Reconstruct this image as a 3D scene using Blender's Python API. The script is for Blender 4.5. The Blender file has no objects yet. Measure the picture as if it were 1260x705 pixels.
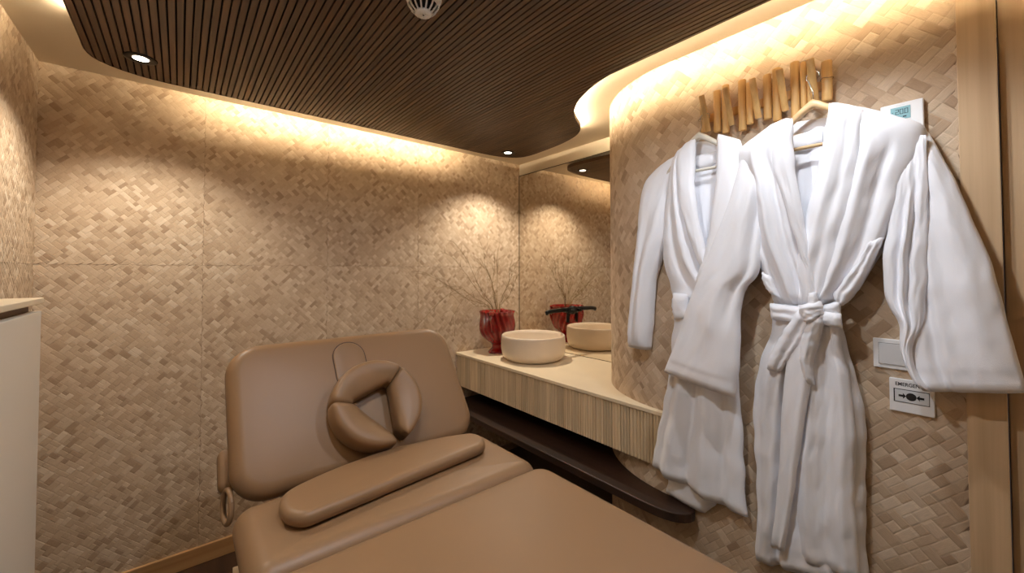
import bpy, bmesh, math, random
from mathutils import Vector, Matrix, noise

# ------------------------------------------------------------------ camera, world, exposure
scene = bpy.context.scene
COL = scene.collection
FPX, YAW, PITCH, ROLL, PPY = 497.09, 39.4168, 1.3511, -0.0885, -31.02   # focal length in px of a 1260x705 frame
CAM_H = 1.41
_a, _b, _c = (math.radians(v) for v in (YAW, PITCH, ROLL))
CF = Vector((math.sin(_a)*math.cos(_b), math.cos(_a)*math.cos(_b), math.sin(_b)))
CR = Vector((math.cos(_a), -math.sin(_a), 0)); CU = CR.cross(CF)
CR, CU = CR*math.cos(_c)+CU*math.sin(_c), CU*math.cos(_c)-CR*math.sin(_c)
CAMPOS = Vector((0, 0, CAM_H))
cam_data = bpy.data.cameras.new('camera')
cam_data.sensor_width = 36.0
cam_data.lens = 36.0*FPX/1260.0
cam_data.shift_y = PPY/1260.0
cam_data.clip_start = 0.02
cam = bpy.data.objects.new('camera', cam_data); COL.objects.link(cam)
m3 = Matrix((CR, CU, -CF)).transposed()
cam.matrix_world = Matrix.Translation(CAMPOS) @ m3.to_4x4()
scene.camera = cam

world = bpy.data.worlds.new('world'); scene.world = world; world.use_nodes = True
world.node_tree.nodes['Background'].inputs[0].default_value = (0.9, 0.92, 1.0, 1)
world.node_tree.nodes['Background'].inputs[1].default_value = 0.02
scene.view_settings.view_transform = 'Standard'
scene.view_settings.look = 'None'
scene.view_settings.gamma = 1.0
scene.view_settings.use_curve_mapping = False
scene.view_settings.exposure = 0.36
scene.cycles.max_bounces = 8
scene.cycles.diffuse_bounces = 5
scene.cycles.use_denoising = True
scene.cycles.sample_clamp_indirect = 4.0

WARM = (1.0, 0.79, 0.52)
WHITE = (1.0, 0.88, 0.72)
COOL = (0.92, 0.95, 1.0)
LED_STRENGTH = 118.0
SPOT_D1, SPOT_D2, SPOT_TABLE, SPOT_ROBE = 34.0, 44.0, 30.0, 19.0

# ------------------------------------------------------------------ room dimensions (metres)
YB = 2.5            # far woven wall
XL = -0.461         # left wall
XD = 2.134          # mirror wall
XR = 1.56           # robe wall
YR0 = 0.88          # where the robe wall starts to curve
RC = XD - XR        # radius of the curve
YE = -1.0           # wall behind the camera
ZC = 2.2745         # plaster ceiling
ZP = 2.2245         # underside of the slats

def ray(u, v):
    return CF + CR*((u-630)/FPX) + CU*((352.5+PPY-v)/FPX)
def on_x(u, v, x):
    d = ray(u, v); return CAMPOS + d*(x/d.x)
def proj(p):
    q = Vector(p)-CAMPOS; d = q.dot(CF)
    if d < 0.05: return None
    return 630+FPX*q.dot(CR)/d, 352.5+PPY-FPX*q.dot(CU)/d, d

# ------------------------------------------------------------------ materials
def srgb(r, g, b):
    f = lambda c: c/12.92 if c <= 0.04045 else ((c+0.055)/1.055)**2.4
    return (f(r/255), f(g/255), f(b/255), 1)
def newmat(name):
    m = bpy.data.materials.new(name); m.use_nodes = True
    nt = m.node_tree; b = nt.nodes['Principled BSDF']
    return m, nt, b
def N(nt, t, **kw):
    n = nt.nodes.new(t)
    for k, v in kw.items(): setattr(n, k, v)
    return n
def plain(name, col, rough=0.5, metal=0.0, spec=0.5, coat=0.0, bump=None, mottled=0.0, msc=6.0):
    m, nt, b = newmat(name)
    b.inputs['Base Color'].default_value = col
    b.inputs['Roughness'].default_value = rough
    b.inputs['Metallic'].default_value = metal
    b.inputs['Specular IOR Level'].default_value = spec
    b.inputs['Coat Weight'].default_value = coat
    tc = N(nt, 'ShaderNodeTexCoord')
    if mottled:
        nz = N(nt, 'ShaderNodeTexNoise'); nz.inputs['Scale'].default_value = msc; nz.inputs['Detail'].default_value = 5
        nt.links.new(tc.outputs['Object'], nz.inputs['Vector'])
        mr = N(nt, 'ShaderNodeMapRange'); mr.inputs['To Min'].default_value = 1-mottled; mr.inputs['To Max'].default_value = 1+mottled
        nt.links.new(nz.outputs['Fac'], mr.inputs['Value'])
        mx = N(nt, 'ShaderNodeVectorMath', operation='SCALE'); mx.inputs[0].default_value = col[:3]
        nt.links.new(mr.outputs['Result'], mx.inputs['Scale'])
        nt.links.new(mx.outputs['Vector'], b.inputs['Base Color'])
    if bump:
        sc, st, dist = bump
        nz = N(nt, 'ShaderNodeTexNoise'); nz.inputs['Scale'].default_value = sc; nz.inputs['Detail'].default_value = 3
        nt.links.new(tc.outputs['Object'], nz.inputs['Vector'])
        bp = N(nt, 'ShaderNodeBump'); bp.inputs['Strength'].default_value = st; bp.inputs['Distance'].default_value = dist
        nt.links.new(nz.outputs['Fac'], bp.inputs['Height'])
        nt.links.new(bp.outputs['Normal'], b.inputs['Normal'])
    return m
def wood(name, c1, c2, grain=(40, 40, 1.5), rough=0.45, vary=0.12, coat=0.0):
    """streaky timber; grain = noise scale along x, y, z (small value = grain direction)"""
    m, nt, b = newmat(name)
    tc = N(nt, 'ShaderNodeTexCoord'); mp = N(nt, 'ShaderNodeMapping'); mp.inputs['Scale'].default_value = grain
    oi = N(nt, 'ShaderNodeObjectInfo')
    ad = N(nt, 'ShaderNodeVectorMath', operation='SCALE'); ad.inputs[0].default_value = (7.1, 5.3, 9.7)
    nt.links.new(oi.outputs['Random'], ad.inputs['Scale'])
    nt.links.new(ad.outputs['Vector'], mp.inputs['Location'])
    nt.links.new(tc.outputs['Object'], mp.inputs['Vector'])
    nz = N(nt, 'ShaderNodeTexNoise'); nz.inputs['Scale'].default_value = 1.0; nz.inputs['Detail'].default_value = 6
    nt.links.new(mp.outputs['Vector'], nz.inputs['Vector'])
    cr = N(nt, 'ShaderNodeValToRGB')
    cr.color_ramp.elements[0].position = 0.32; cr.color_ramp.elements[0].color = c1
    cr.color_ramp.elements[1].position = 0.68; cr.color_ramp.elements[1].color = c2
    nt.links.new(nz.outputs['Fac'], cr.inputs['Fac'])
    mr = N(nt, 'ShaderNodeMapRange'); mr.inputs['To Min'].default_value = 1-vary; mr.inputs['To Max'].default_value = 1+vary
    nt.links.new(oi.outputs['Random'], mr.inputs['Value'])
    mx = N(nt, 'ShaderNodeVectorMath', operation='SCALE')
    nt.links.new(cr.outputs['Color'], mx.inputs[0]); nt.links.new(mr.outputs['Result'], mx.inputs['Scale'])
    nt.links.new(mx.outputs['Vector'], b.inputs['Base Color'])
    b.inputs['Roughness'].default_value = rough; b.inputs['Coat Weight'].default_value = coat
    bp = N(nt, 'ShaderNodeBump'); bp.inputs['Strength'].default_value = 0.15; bp.inputs['Distance'].default_value = 0.001
    nt.links.new(nz.outputs['Fac'], bp.inputs['Height']); nt.links.new(bp.outputs['Normal'], b.inputs['Normal'])
    return m
def emit(name, col, strength):
    m, nt, b = newmat(name)
    b.inputs['Base Color'].default_value = (0.8, 0.8, 0.8, 1)
    b.inputs['Emission Color'].default_value = (*col, 1); b.inputs['Emission Strength'].default_value = strength
    return m
def weave_material():
    m, nt, b = newmat('woven_straw')
    geo = N(nt, 'ShaderNodeNewGeometry'); oi = N(nt, 'ShaderNodeObjectInfo')
    ad = N(nt, 'ShaderNodeMath', operation='ADD'); fr = N(nt, 'ShaderNodeMath', operation='FRACT')
    nt.links.new(geo.outputs['Random Per Island'], ad.inputs[0]); nt.links.new(oi.outputs['Random'], ad.inputs[1])
    nt.links.new(ad.outputs[0], fr.inputs[0])
    cr = N(nt, 'ShaderNodeValToRGB'); e = cr.color_ramp.elements
    e[0].position = 0.0; e[0].color = srgb(168, 144, 119)
    e[1].position = 1.0; e[1].color = srgb(218, 201, 178)
    for p, c in ((0.14, srgb(188, 165, 139)), (0.45, srgb(198, 176, 150)), (0.85, srgb(207, 187, 162))):
        x = e.new(p); x.color = c
    nt.links.new(fr.outputs[0], cr.inputs['Fac'])
    # fine fibres along each strip: uv.x runs along it
    uv = N(nt, 'ShaderNodeUVMap'); mp = N(nt, 'ShaderNodeMapping'); mp.inputs['Scale'].default_value = (3, 26, 1)
    cb = N(nt, 'ShaderNodeCombineXYZ'); nt.links.new(fr.outputs[0], cb.inputs['X']); nt.links.new(fr.outputs[0], cb.inputs['Y'])
    sc = N(nt, 'ShaderNodeVectorMath', operation='SCALE'); sc.inputs['Scale'].default_value = 90
    nt.links.new(cb.outputs[0], sc.inputs[0]); nt.links.new(sc.outputs['Vector'], mp.inputs['Location'])
    nt.links.new(uv.outputs['UV'], mp.inputs['Vector'])
    nz = N(nt, 'ShaderNodeTexNoise'); nz.inputs['Scale'].default_value = 1; nz.inputs['Detail'].default_value = 3
    nt.links.new(mp.outputs['Vector'], nz.inputs['Vector'])
    mr = N(nt, 'ShaderNodeMapRange'); mr.inputs['From Min'].default_value = .25; mr.inputs['From Max'].default_value = .75
    mr.inputs['To Min'].default_value = 0.84; mr.inputs['To Max'].default_value = 1.12
    nt.links.new(nz.outputs['Fac'], mr.inputs['Value'])
    mx = N(nt, 'ShaderNodeVectorMath', operation='SCALE')
    nt.links.new(cr.outputs['Color'], mx.inputs[0]); nt.links.new(mr.outputs['Result'], mx.inputs['Scale'])
    nt.links.new(mx.outputs['Vector'], b.inputs['Base Color'])
    b.inputs['Roughness'].default_value = 0.62; b.inputs['Specular IOR Level'].default_value = 0.3
    bp = N(nt, 'ShaderNodeBump'); bp.inputs['Strength'].default_value = 0.25; bp.inputs['Distance'].default_value = 0.0006
    nt.links.new(nz.outputs['Fac'], bp.inputs['Height']); nt.links.new(bp.outputs['Normal'], b.inputs['Normal'])
    return m

M = {}
M['weave'] = weave_material()
M['weave_back'] = plain('straw_backing', srgb(146, 124, 102), 0.8)
M['plaster'] = plain('cream_plaster', srgb(226, 214, 192), 0.7, bump=(60, 0.05, 0.001))
M['floor'] = wood('dark_floor_wood', srgb(42, 28, 20), srgb(66, 44, 30), (25, 2, 25), 0.4)
M['oak'] = wood('oak_trim', srgb(182, 154, 120), srgb(202, 174, 138), (45, 45, 1.2), 0.45, 0.04)
M['oak_h'] = wood('oak_baseboard', srgb(172, 132, 88), srgb(196, 158, 112), (1.5, 40, 40), 0.45, 0.04)
M['oak_board'] = wood('pale_oak_boards', srgb(196, 170, 132), srgb(226, 204, 168), (70, 70, 2.5), 0.5, 0.17)
M['slat'] = wood('walnut_slat', srgb(70, 50, 34), srgb(100, 74, 52), (50, 2.0, 50), 0.42, 0.14)
M['slat_back'] = plain('black_felt', srgb(20, 13, 10), 0.95)
M['shelf'] = wood('dark_stained_shelf', srgb(34, 21, 14), srgb(54, 34, 22), (40, 1.5, 40), 0.5)
M['stone'] = plain('cream_stone', srgb(232, 214, 182), 0.42, mottled=0.06, msc=9)
M['basin'] = plain('travertine', srgb(222, 206, 184), 0.28, mottled=0.10, msc=7, bump=(90, 0.06, 0.001))
M['leather'] = plain('brown_leather', srgb(132, 103, 74), 0.44, spec=0.4, mottled=0.03, msc=2.5, bump=(420, 0.10, 0.0006))
M['leather_dark'] = plain('leather_shadow_gap', srgb(70, 48, 36), 0.7)
M['black'] = plain('black_metal', srgb(18, 16, 16), 0.3, 0.6)
M['chrome'] = plain('steel_wire', srgb(190, 185, 178), 0.25, 1.0)
M['white'] = plain('white_plastic', srgb(236, 236, 236), 0.35)
M['white_grey'] = plain('pale_grey_plastic', srgb(214, 216, 218), 0.4)
M['ink'] = plain('black_print', srgb(18, 18, 20), 0.6)
M['dark'] = plain('dark_void', srgb(12, 12, 14), 0.9)
M['lcd'] = plain('lcd_glass', srgb(140, 186, 196), 0.25)
M['lcd_ink'] = plain('lcd_digit', srgb(28, 58, 66), 0.4)
M['cabinet'] = plain('white_lacquer', srgb(232, 222, 204), 0.4)
M['groove'] = plain('brown_recess', srgb(104, 72, 44), 0.6)
M['peg'] = wood('bamboo_peg', srgb(206, 160, 96), srgb(230, 190, 126), (60, 60, 3), 0.45, 0.10)
M['hanger'] = wood('beech_hanger', srgb(196, 160, 112), srgb(216, 184, 138), (40, 3, 40), 0.4, 0.1)
M['hanger_pale'] = wood('pale_hanger', srgb(206, 198, 182), srgb(224, 218, 202), (40, 3, 40), 0.45, 0.02)
M['twine'] = plain('twine', srgb(150, 128, 92), 0.9)
M['terry'] = plain('white_terry', srgb(243, 244, 249), 0.95, spec=0.1, bump=(520, 0.35, 0.0016))
_b = M['terry'].node_tree.nodes['Principled BSDF']; _b.inputs['Sheen Weight'].default_value = 0.25; _b.inputs['Sheen Roughness'].default_value = 0.5
M['red'] = plain('red_glaze', srgb(134, 14, 12), 0.10, coat=1.0, mottled=0.35, msc=14)
M['twig'] = plain('dry_twig', srgb(128, 104, 62), 0.8)
M['mirror'] = plain('mirror_silver', srgb(238, 232, 222), 0.02, 1.0)
M['mirror_edge'] = plain('mirror_edge', srgb(72, 56, 38), 0.4)
M['seatbase'] = plain('taupe_frame', srgb(196, 172, 140), 0.5)

# ------------------------------------------------------------------ mesh helpers
def obj(name, bm, mat, parent=None, smooth=False, recalc=True):
    if recalc: bmesh.ops.recalc_face_normals(bm, faces=bm.faces)
    me = bpy.data.meshes.new(name); bm.to_mesh(me); bm.free()
    if mat: me.materials.append(mat)
    if smooth:
        for p in me.polygons: p.use_smooth = True
    o = bpy.data.objects.new(name, me); COL.objects.link(o)
    if parent: o.parent = parent
    return o
def thing(name, label, cat, loc=(0, 0, 0), group=None):
    o = bpy.data.objects.new(name, None); COL.objects.link(o)
    o.location = loc; o.empty_display_size = 0.05
    return tag(o, label, cat, group)
def tag(o, label, cat, group=None):
    o['label'] = label; o['category'] = cat
    if group: o['group'] = group
    return o
def struct(o, label=None):
    o['kind'] = 'structure'
    if label: o['label'] = label
    return o
def setp(o, parent):
    """parent without moving (parents carry only a translation)"""
    w = parent.location.copy()
    if parent.parent: w += parent.parent.location
    o.parent = parent; o.location = o.location - w
    return o
def box(bm, lo, hi, bevel=0.0, seg=2):
    lo, hi = Vector(lo), Vector(hi)
    r = bmesh.ops.create_cube(bm, size=1.0, matrix=Matrix.Translation((lo+hi)/2) @ Matrix.Diagonal((*(hi-lo), 1)))
    if bevel:
        es = {e for v in r['verts'] for e in v.link_edges}
        bmesh.ops.bevel(bm, geom=list(es), offset=bevel, segments=seg, profile=0.5, affect='EDGES')
    return bm
def mkbox(name, lo, hi, mat, parent=None, bevel=0.0, seg=2):
    bm = bmesh.new(); box(bm, lo, hi, bevel, seg)
    o = obj(name, bm, mat, None, smooth=False)
    if parent: setp(o, parent)
    return o
def lathe(bm, prof, n=48, c=(0, 0, 0), twist=None):
    rings = []
    for k, (r, z) in enumerate(prof):
        ring = []
        for i in range(n):
            a = 2*math.pi*i/n; rr = r
            if twist: rr = r*twist(a, k, z)
            ring.append(bm.verts.new((c[0]+rr*math.cos(a), c[1]+rr*math.sin(a), c[2]+z)))
        rings.append(ring)
    for A, B in zip(rings, rings[1:]):
        for i in range(n): bm.faces.new((A[i], A[(i+1) % n], B[(i+1) % n], B[i]))
    return rings
def tube(bm, pts, rad, n=8, cap=True):
    pts = [Vector(p) for p in pts]; rings = []; up = None
    for i, p in enumerate(pts):
        t = (pts[min(i+1, len(pts)-1)]-pts[max(i-1, 0)]).normalized()
        if up is None:
            up = t.orthogonal().normalized()
        else:
            up = (up - t*up.dot(t)).normalized()
        s = t.cross(up); r = rad[i] if isinstance(rad, (list, tuple)) else rad
        rings.append([bm.verts.new(p+(up*math.cos(2*math.pi*k/n)+s*math.sin(2*math.pi*k/n))*r) for k in range(n)])
    for A, B in zip(rings, rings[1:]):
        for k in range(n): bm.faces.new((A[k], A[(k+1) % n], B[(k+1) % n], B[k]))
    if cap: bm.faces.new(rings[0][::-1]); bm.faces.new(rings[-1])
    return bm
def prism(bm, pts, z0, z1):
    lo = [bm.verts.new((x, y, z0)) for x, y in pts]; hi = [bm.verts.new((x, y, z1)) for x, y in pts]
    n = len(pts)
    for i in range(n): bm.faces.new((lo[i], lo[(i+1) % n], hi[(i+1) % n], hi[i]))
    bm.faces.new(lo[::-1]); bm.faces.new(hi)
    return bm
def catmull(pts, n):
    """n points spaced evenly along a smooth curve through pts (tuples of any length)"""
    P = [Vector(p) for p in pts]; dense = []
    for i in range(len(P)-1):
        p0, p1, p2, p3 = P[max(i-1, 0)], P[i], P[i+1], P[min(i+2, len(P)-1)]
        for k in range(12):
            t = k/12
            dense.append(0.5*((2*p1)+(p2-p0)*t+(2*p0-5*p1+4*p2-p3)*t*t+(3*p1-p0-3*p2+p3)*t**3))
    dense.append(P[-1])
    L = [0]
    for a, b in zip(dense, dense[1:]): L.append(L[-1]+(b-a).length)
    out = []; j = 0
    for k in range(n):
        d = L[-1]*k/(n-1)
        while j < len(L)-2 and L[j+1] < d: j += 1
        w = (d-L[j])/max(L[j+1]-L[j], 1e-9)
        out.append(dense[j].lerp(dense[j+1], w))
    return out
def sstep(a, b, x):
    if a == b: return float(x > a)
    t = min(1, max(0, (x-a)/(b-a))); return t*t*(3-2*t)

# ------------------------------------------------------------------ room shell
def arc_pts(n=28):
    """plan of the robe wall from its straight part round the curve to the mirror wall"""
    return [(XD-RC*math.cos(t), YR0+RC*math.sin(t)) for t in (math.pi/2*k/n for k in range(n+1))]
struct(mkbox('floor', (XL-.1, YE-.1, -.06), (XD+.2, YB+.1, 0), M['floor']))
struct(mkbox('ceiling', (XL-.1, YE-.1, ZC), (XD+.2, YB+.1, ZC+.08), M['plaster']))
wall_back = struct(mkbox('wall_back', (XL-.1, YB, 0), (XD+.12, YB+.1, ZC), M['weave_back']), 'far wall covered with woven straw panels')
wall_left = struct(mkbox('wall_left', (XL-.1, YE, 0), (XL, YB, ZC), M['weave_back']), 'left wall covered with woven straw')
wall_mirror = struct(mkbox('wall_mirror', (XD, 1.3, 0), (XD+.1, YB, ZC), M['plaster']))
struct(mkbox('wall_front', (XL-.1, YE-.1, 0), (XD+.2, YE, ZC), M['plaster']))
bm = bmesh.new()
prism(bm, [(XR, 0.0)]+arc_pts()+[(XD+.1, YR0+RC), (XD+.1, 0.0)], 0, ZC)
wall_right = struct(obj('wall_right', bm, M['weave_back']), 'robe wall covered with woven straw, rounded at its far end')

# ------------------------------------------------------------------ woven straw: real strips
def strip_mesh():
    """one visible float of a strip, unit size: length 1 along x, width 1 along y, height 1"""
    bm = bmesh.new(); xs = (-.5, -.34, .34, .5); ys = (-.5, -.38, .38, .5); uvl = bm.loops.layers.uv.new('UVMap')
    hx = (0.10, .92, 1, .10); hy = (.45, 1, .92, .45); g = []
    for i, x in enumerate(xs): g.append([bm.verts.new((x, y, hx[i]*hy[j])) for j, y in enumerate(ys)])
    for i in range(3):
        for j in range(3):
            f = bm.faces.new((g[i][j], g[i+1][j], g[i+1][j+1], g[i][j+1]))
            for l in f.loops: l[uvl].uv = (l.vert.co.x+.5, l.vert.co.y+.5)
    me = bpy.data.meshes.new('weave_strip'); bm.to_mesh(me); bm.free(); me.materials.append(M['weave'])
    return me
STRIP = strip_mesh()
STRIP_V = [v.co.copy() for v in STRIP.vertices]; STRIP_F = [tuple(p.vertices) for p in STRIP.polygons]
STRIP_UV = [[STRIP.uv_layers[0].data[l].uv.copy() for l in p.loop_indices] for p in STRIP.polygons]
Q = math.sqrt(.5)
def weave(wall, mapper, ulo, uhi, vlo, vhi, useams, vseams, singles, keep, seed, S):
    """mapper(u, v, h) -> world point; strips cut to each panel between the seams"""
    rnd = random.Random(seed); pieces = []
    us = [ulo]+[x for x in useams if ulo < x < uhi]+[uhi]; vs = [vlo]+[x for x in vseams if vlo < x < vhi]+[vhi]
    for u0, u1 in zip(us, us[1:]):
        for v0, v1 in zip(vs, vs[1:]):
            g0 = u0+.0003; g1 = u1-.0003; k0 = v0+.0003; k1 = v1-.0003
            amin, amax = (u0+v0)*Q-.1, (u1+v1)*Q+.1; bmin, bmax = (v0-u1)*Q-.1, (v1-u0)*Q+.1
            A = [amin-rnd.random()*S]; B = [bmin-rnd.random()*S]
            while A[-1] < amax: A.append(A[-1]+S*rnd.uniform(.72, 1.28))
            while B[-1] < bmax: B.append(B[-1]+S*rnd.uniform(.72, 1.28))
            na, nb = len(A)-1, len(B)-1; up = {}
            for i in range(na):
                for j in range(nb): up[i, j] = ((i+j) % 4 < 2) != (rnd.random() < .20)
            runs = []
            for i in range(na):         # warp strips on top along b
                j = 0
                while j < nb:
                    if not up[i, j]: j += 1; continue
                    e = j+1
                    while e < nb and up[i, e] and e-j < 2: e += 1
                    runs.append((A[i], A[i+1], B[j], B[e], True)); j = e
            for j in range(nb):         # weft strips on top along a
                i = 0
                while i < na:
                    if up[i, j]: i += 1; continue
                    e = i+1
                    while e < na and not up[e, j] and e-i < 2: e += 1
                    runs.append((A[i], A[e], B[j], B[j+1], False)); i = e
            for a0, a1, b0, b1, vert in runs:
                if True:
                    ca, cb = (a0+a1)/2, (b0+b1)/2; cu, cv = (ca-cb)*Q, (ca+cb)*Q
                    ext = (a1-a0+b1-b0)/2*Q*1.03
                    if cu+ext < g0 or cu-ext > g1 or cv+ext < k0 or cv-ext > k1: continue
                    inside = cu-ext > g0 and cu+ext < g1 and cv-ext > k0 and cv+ext < k1
                    ln, wd = ((b1-b0), (a1-a0)) if vert else ((a1-a0), (b1-b0))
                    ln *= 1.05; wd *= 1.0
                    ang = (math.radians(135) if vert else math.radians(45))+rnd.gauss(0, .018)
                    tilt = rnd.gauss(0, .014) if inside else 0.0; ht = .0014*rnd.uniform(.7, 1.3)
                    pieces.append((cu, cv, ln, wd, ang, tilt, ht, inside, (g0, g1, k0, k1)))
    # the largest in view become objects of their own
    cand = []
    for n, p in enumerate(pieces):
        if not p[7] or not singles: continue
        w = mapper(p[0], p[1], 0)
        if w is None or not keep: continue
        q = proj(w[0])
        if not q or not (0 < q[0] < 1260 and 0 < q[1] < 705) or not keep(q[0], q[1], p[0]): continue
        d = (w[0]-CAMPOS); cosv = abs(d.normalized().dot(w[1]))
        cand.append((p[2]*p[3]*cosv/q[2]**2, n))
    cand.sort(reverse=True); single = {n for _, n in cand[:singles]}
    verts, faces, uvs = [], [], []
    for n, (cu, cv, ln, wd, ang, tilt, ht, inside, (g0, g1, k0, k1)) in enumerate(pieces):
        ca, sa = math.cos(ang), math.sin(ang)
        if n in single:
            c, nrm, ud, vd = mapper(cu, cv, .0006)
            X = ud*ca+vd*sa; Y = nrm.cross(X)
            R = Matrix((X, Y, nrm)).transposed() @ Matrix.Rotation(tilt, 3, 'X')
            o = bpy.data.objects.new('weave_strip', STRIP); COL.objects.link(o); o.parent = wall
            o.matrix_world = Matrix.Translation(c) @ R.to_4x4() @ Matrix.Diagonal((ln, wd, ht, 1))
            continue
        base = len(verts)
        for v in STRIP_V:
            x, y = v.x*ln, v.y*wd
            u = min(g1, max(g0, cu+x*ca-y*sa)); w = min(k1, max(k0, cv+x*sa+y*ca))
            verts.append(mapper(u, w, .0006+v.z*ht+y*tilt)[0])
        for f, uvf in zip(STRIP_F, STRIP_UV):
            faces.append([base+i for i in f]); uvs.extend(uvf)
    me = bpy.data.meshes.new('weave_panel'); me.from_pydata(verts, [], faces); me.materials.append(M['weave'])
    ul = me.uv_layers.new(name='UVMap')
    for l, t in zip(ul.data, uvs): l.uv = t
    o = bpy.data.objects.new('weave_panel', me); COL.objects.link(o); o.parent = wall; o['kind'] = 'stuff'
    return o
def map_back(u, v, h): return (Vector((u, YB-h, v)), Vector((0, -1, 0)), Vector((1, 0, 0)), Vector((0, 0, 1)))
def map_left(u, v, h): return (Vector((XL+h, u, v)), Vector((1, 0, 0)), Vector((0, 1, 0)), Vector((0, 0, 1)))
def map_right(u, v, h):   # u = distance along the wall from y = 0
    if u <= YR0: return (Vector((XR-h, u, v)), Vector((-1, 0, 0)), Vector((0, 1, 0)), Vector((0, 0, 1)))
    t = min((u-YR0)/RC, math.pi/2); n = Vector((-math.cos(t), math.sin(t), 0))
    return (Vector((XD, YR0, v))+n*(RC+h), n, Vector((math.sin(t), math.cos(t), 0)), Vector((0, 0, 1)))
weave(wall_back, map_back, XL, XD, .05, ZC, (0.087, 0.662, 1.237, 1.812), (1.44,), 300,
      lambda u, v, s: u > 55 and not (u > 275 and v > 400) and not (v > 640 and u > 140), 5, .0178)
weave(wall_left, map_left, 0.2, YB, .05, ZC, (1.92, 1.35, .78), (1.44,), 0, None, 6, .0178)
def keep_right(u, v, s):
    if s > YR0-.06: return False
    for a, b, c, d in ((790, 915, 200, 640), (925, 1070, 170, 705), (1060, 1140, 150, 285), (1140, 1172, 200, 480),
                       (860, 1025, 80, 160), (1085, 1140, 122, 160), (1075, 1150, 415, 510)):
        if a < u < b and c < v < d: return False
    return True
weave(wall_right, map_right, .066, YR0+RC*math.pi/2, .05, ZC, (), (), 300, keep_right, 7, .0245)

# ------------------------------------------------------------------ baseboards, door and jamb
bb = mkbox('baseboard_back', (XL, YB-.016, 0), (1.9, YB, .082), M['oak_h'], bevel=.003); struct(bb)
struct(mkbox('baseboard_left', (XL, YE, 0), (XL+.016, YB-.017, .082), M['oak'], bevel=.003))
struct(mkbox('trim_1', (XR-.012, 0.0, 0), (XR+.12, .067, ZC), M['oak'], bevel=.002), 'pale oak door jamb beside the woven robe wall')
door = struct(mkbox('door_1', (XR+.018, -.86, .01), (XR+.06, -.001, 2.12), M['oak'], bevel=.003), 'oak door leaf set back in its frame')
for nm, lo, hi in (('door_stile', (XR+.012, -.10, .012), (XR+.02, -.002, 2.118)), ('door_stile', (XR+.012, -.855, .012), (XR+.02, -.77, 2.118)),
                   ('door_rail', (XR+.012, -.769, 2.02), (XR+.02, -.101, 2.118)), ('door_rail', (XR+.012, -.769, .012), (XR+.02, -.101, .14))):
    mkbox(nm, lo, hi, M['oak'], door, bevel=.001)
struct(mkbox('trim_2', (XR-.012, -.93, 0), (XR+.12, -.864, ZC), M['oak'], bevel=.002))
struct(mkbox('trim_3', (XR-.01, -.863, 2.125), (XR+.12, -.001, ZC), M['oak'], bevel=.002))
struct(mkbox('wall_right_end', (XR, YE, 0), (XR+.1, -.931, ZC), M['plaster']))
struct(mkbox('wall_door_side', (XR+.125, -.93, 0), (XR+.16, -.001, ZC), M['plaster']))

# ------------------------------------------------------------------ slatted ceiling panel with hidden light strip
RIGHT_EDGE = [(1.356, -.9), (1.356, -.2), (1.356, .3), (1.355, .55), (1.354, .70), (1.353, .827), (1.361, .979), (1.393, 1.13), (1.459, 1.272), (1.552, 1.387), (1.647, 1.455),
              (1.757, 1.522), (1.833, 1.626), (1.880, 1.80), (1.898, 2.02), (1.893, 2.14), (1.855, 2.215), (1.79, 2.25), (1.70, 2.274), (1.6, 2.282)]
LEFT_EDGE = [(1.45, 2.282), (1.1, 2.282), (.7, 2.282), (.3, 2.282), (.10, 2.282), (.02, 2.282), (-.06, 2.280), (-.14, 2.268), (-.21, 2.238), (-.262, 2.19), (-.281, 2.12), (-.281, 2.03), (-.281, 1.9), (-.281, 1.3), (-.281, .2), (-.281, -.9)]
_c1 = [(p.x, p.y) for p in catmull([Vector((*p, 0)) for p in RIGHT_EDGE], 120)]
_c2 = [(p.x, p.y) for p in catmull([Vector((*p, 0)) for p in LEFT_EDGE], 150)]
OUTLINE = _c1+_c2
def span(x):
    """y range of the panel at x"""
    ys = []
    n = len(OUTLINE)
    for i in range(n):
        (x0, y0), (x1, y1) = OUTLINE[i], OUTLINE[(i+1) % n]
        if (x0 <= x < x1) or (x1 <= x < x0): ys.append(y0+(y1-y0)*(x-x0)/(x1-x0))
    return (min(ys), max(ys)) if len(ys) >= 2 else None
panel = thing('slatted_ceiling_panel', 'dark walnut slatted ceiling panel with curved edge and glowing cove', 'ceiling panel', (.7, .7, ZP))
bm = bmesh.new(); prism(bm, OUTLINE, ZP+.012, ZP+.024); setp(obj('backing_board', bm, M['slat_back']), panel)
PITCH_S, SW = .0218, .0165
x = -.2795; k = 0
while x+SW < 1.898:
    a, b = span(x+.0004), span(x+SW-.0004)
    if a and b:
        bm = bmesh.new(); x0, x1 = x, x+SW
        q = [(x0, a[0]), (x1, b[0]), (x1, b[1]), (x0, a[1])]
        lo = [bm.verts.new((px, py, ZP)) for px, py in q]; hi = [bm.verts.new((px, py, ZP+.0118)) for px, py in q]
        for i in range(4): bm.faces.new((lo[i], lo[(i+1) % 4], hi[(i+1) % 4], hi[i]))
        bm.faces.new(lo[::-1]); bm.faces.new(hi)
        setp(obj('slat', bm, M['slat']), panel)
    x += PITCH_S
def offset_loop(pts, d):
    n = len(pts); out = []
    for i in range(n):
        p0, p1 = Vector(pts[i-1]), Vector(pts[(i+1) % n]); t = (p1-p0).normalized()
        out.append((pts[i][0]-t.y*d, pts[i][1]+t.x*d))
    return out
bm = bmesh.new(); outer = offset_loop(OUTLINE, -.0022)
r_ = [[bm.verts.new((*p, z)) for p in lp_] for lp_, z in ((OUTLINE, ZP-.001), (outer, ZP-.001), (outer, ZP+.0242), (OUTLINE, ZP+.0242))]
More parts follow.
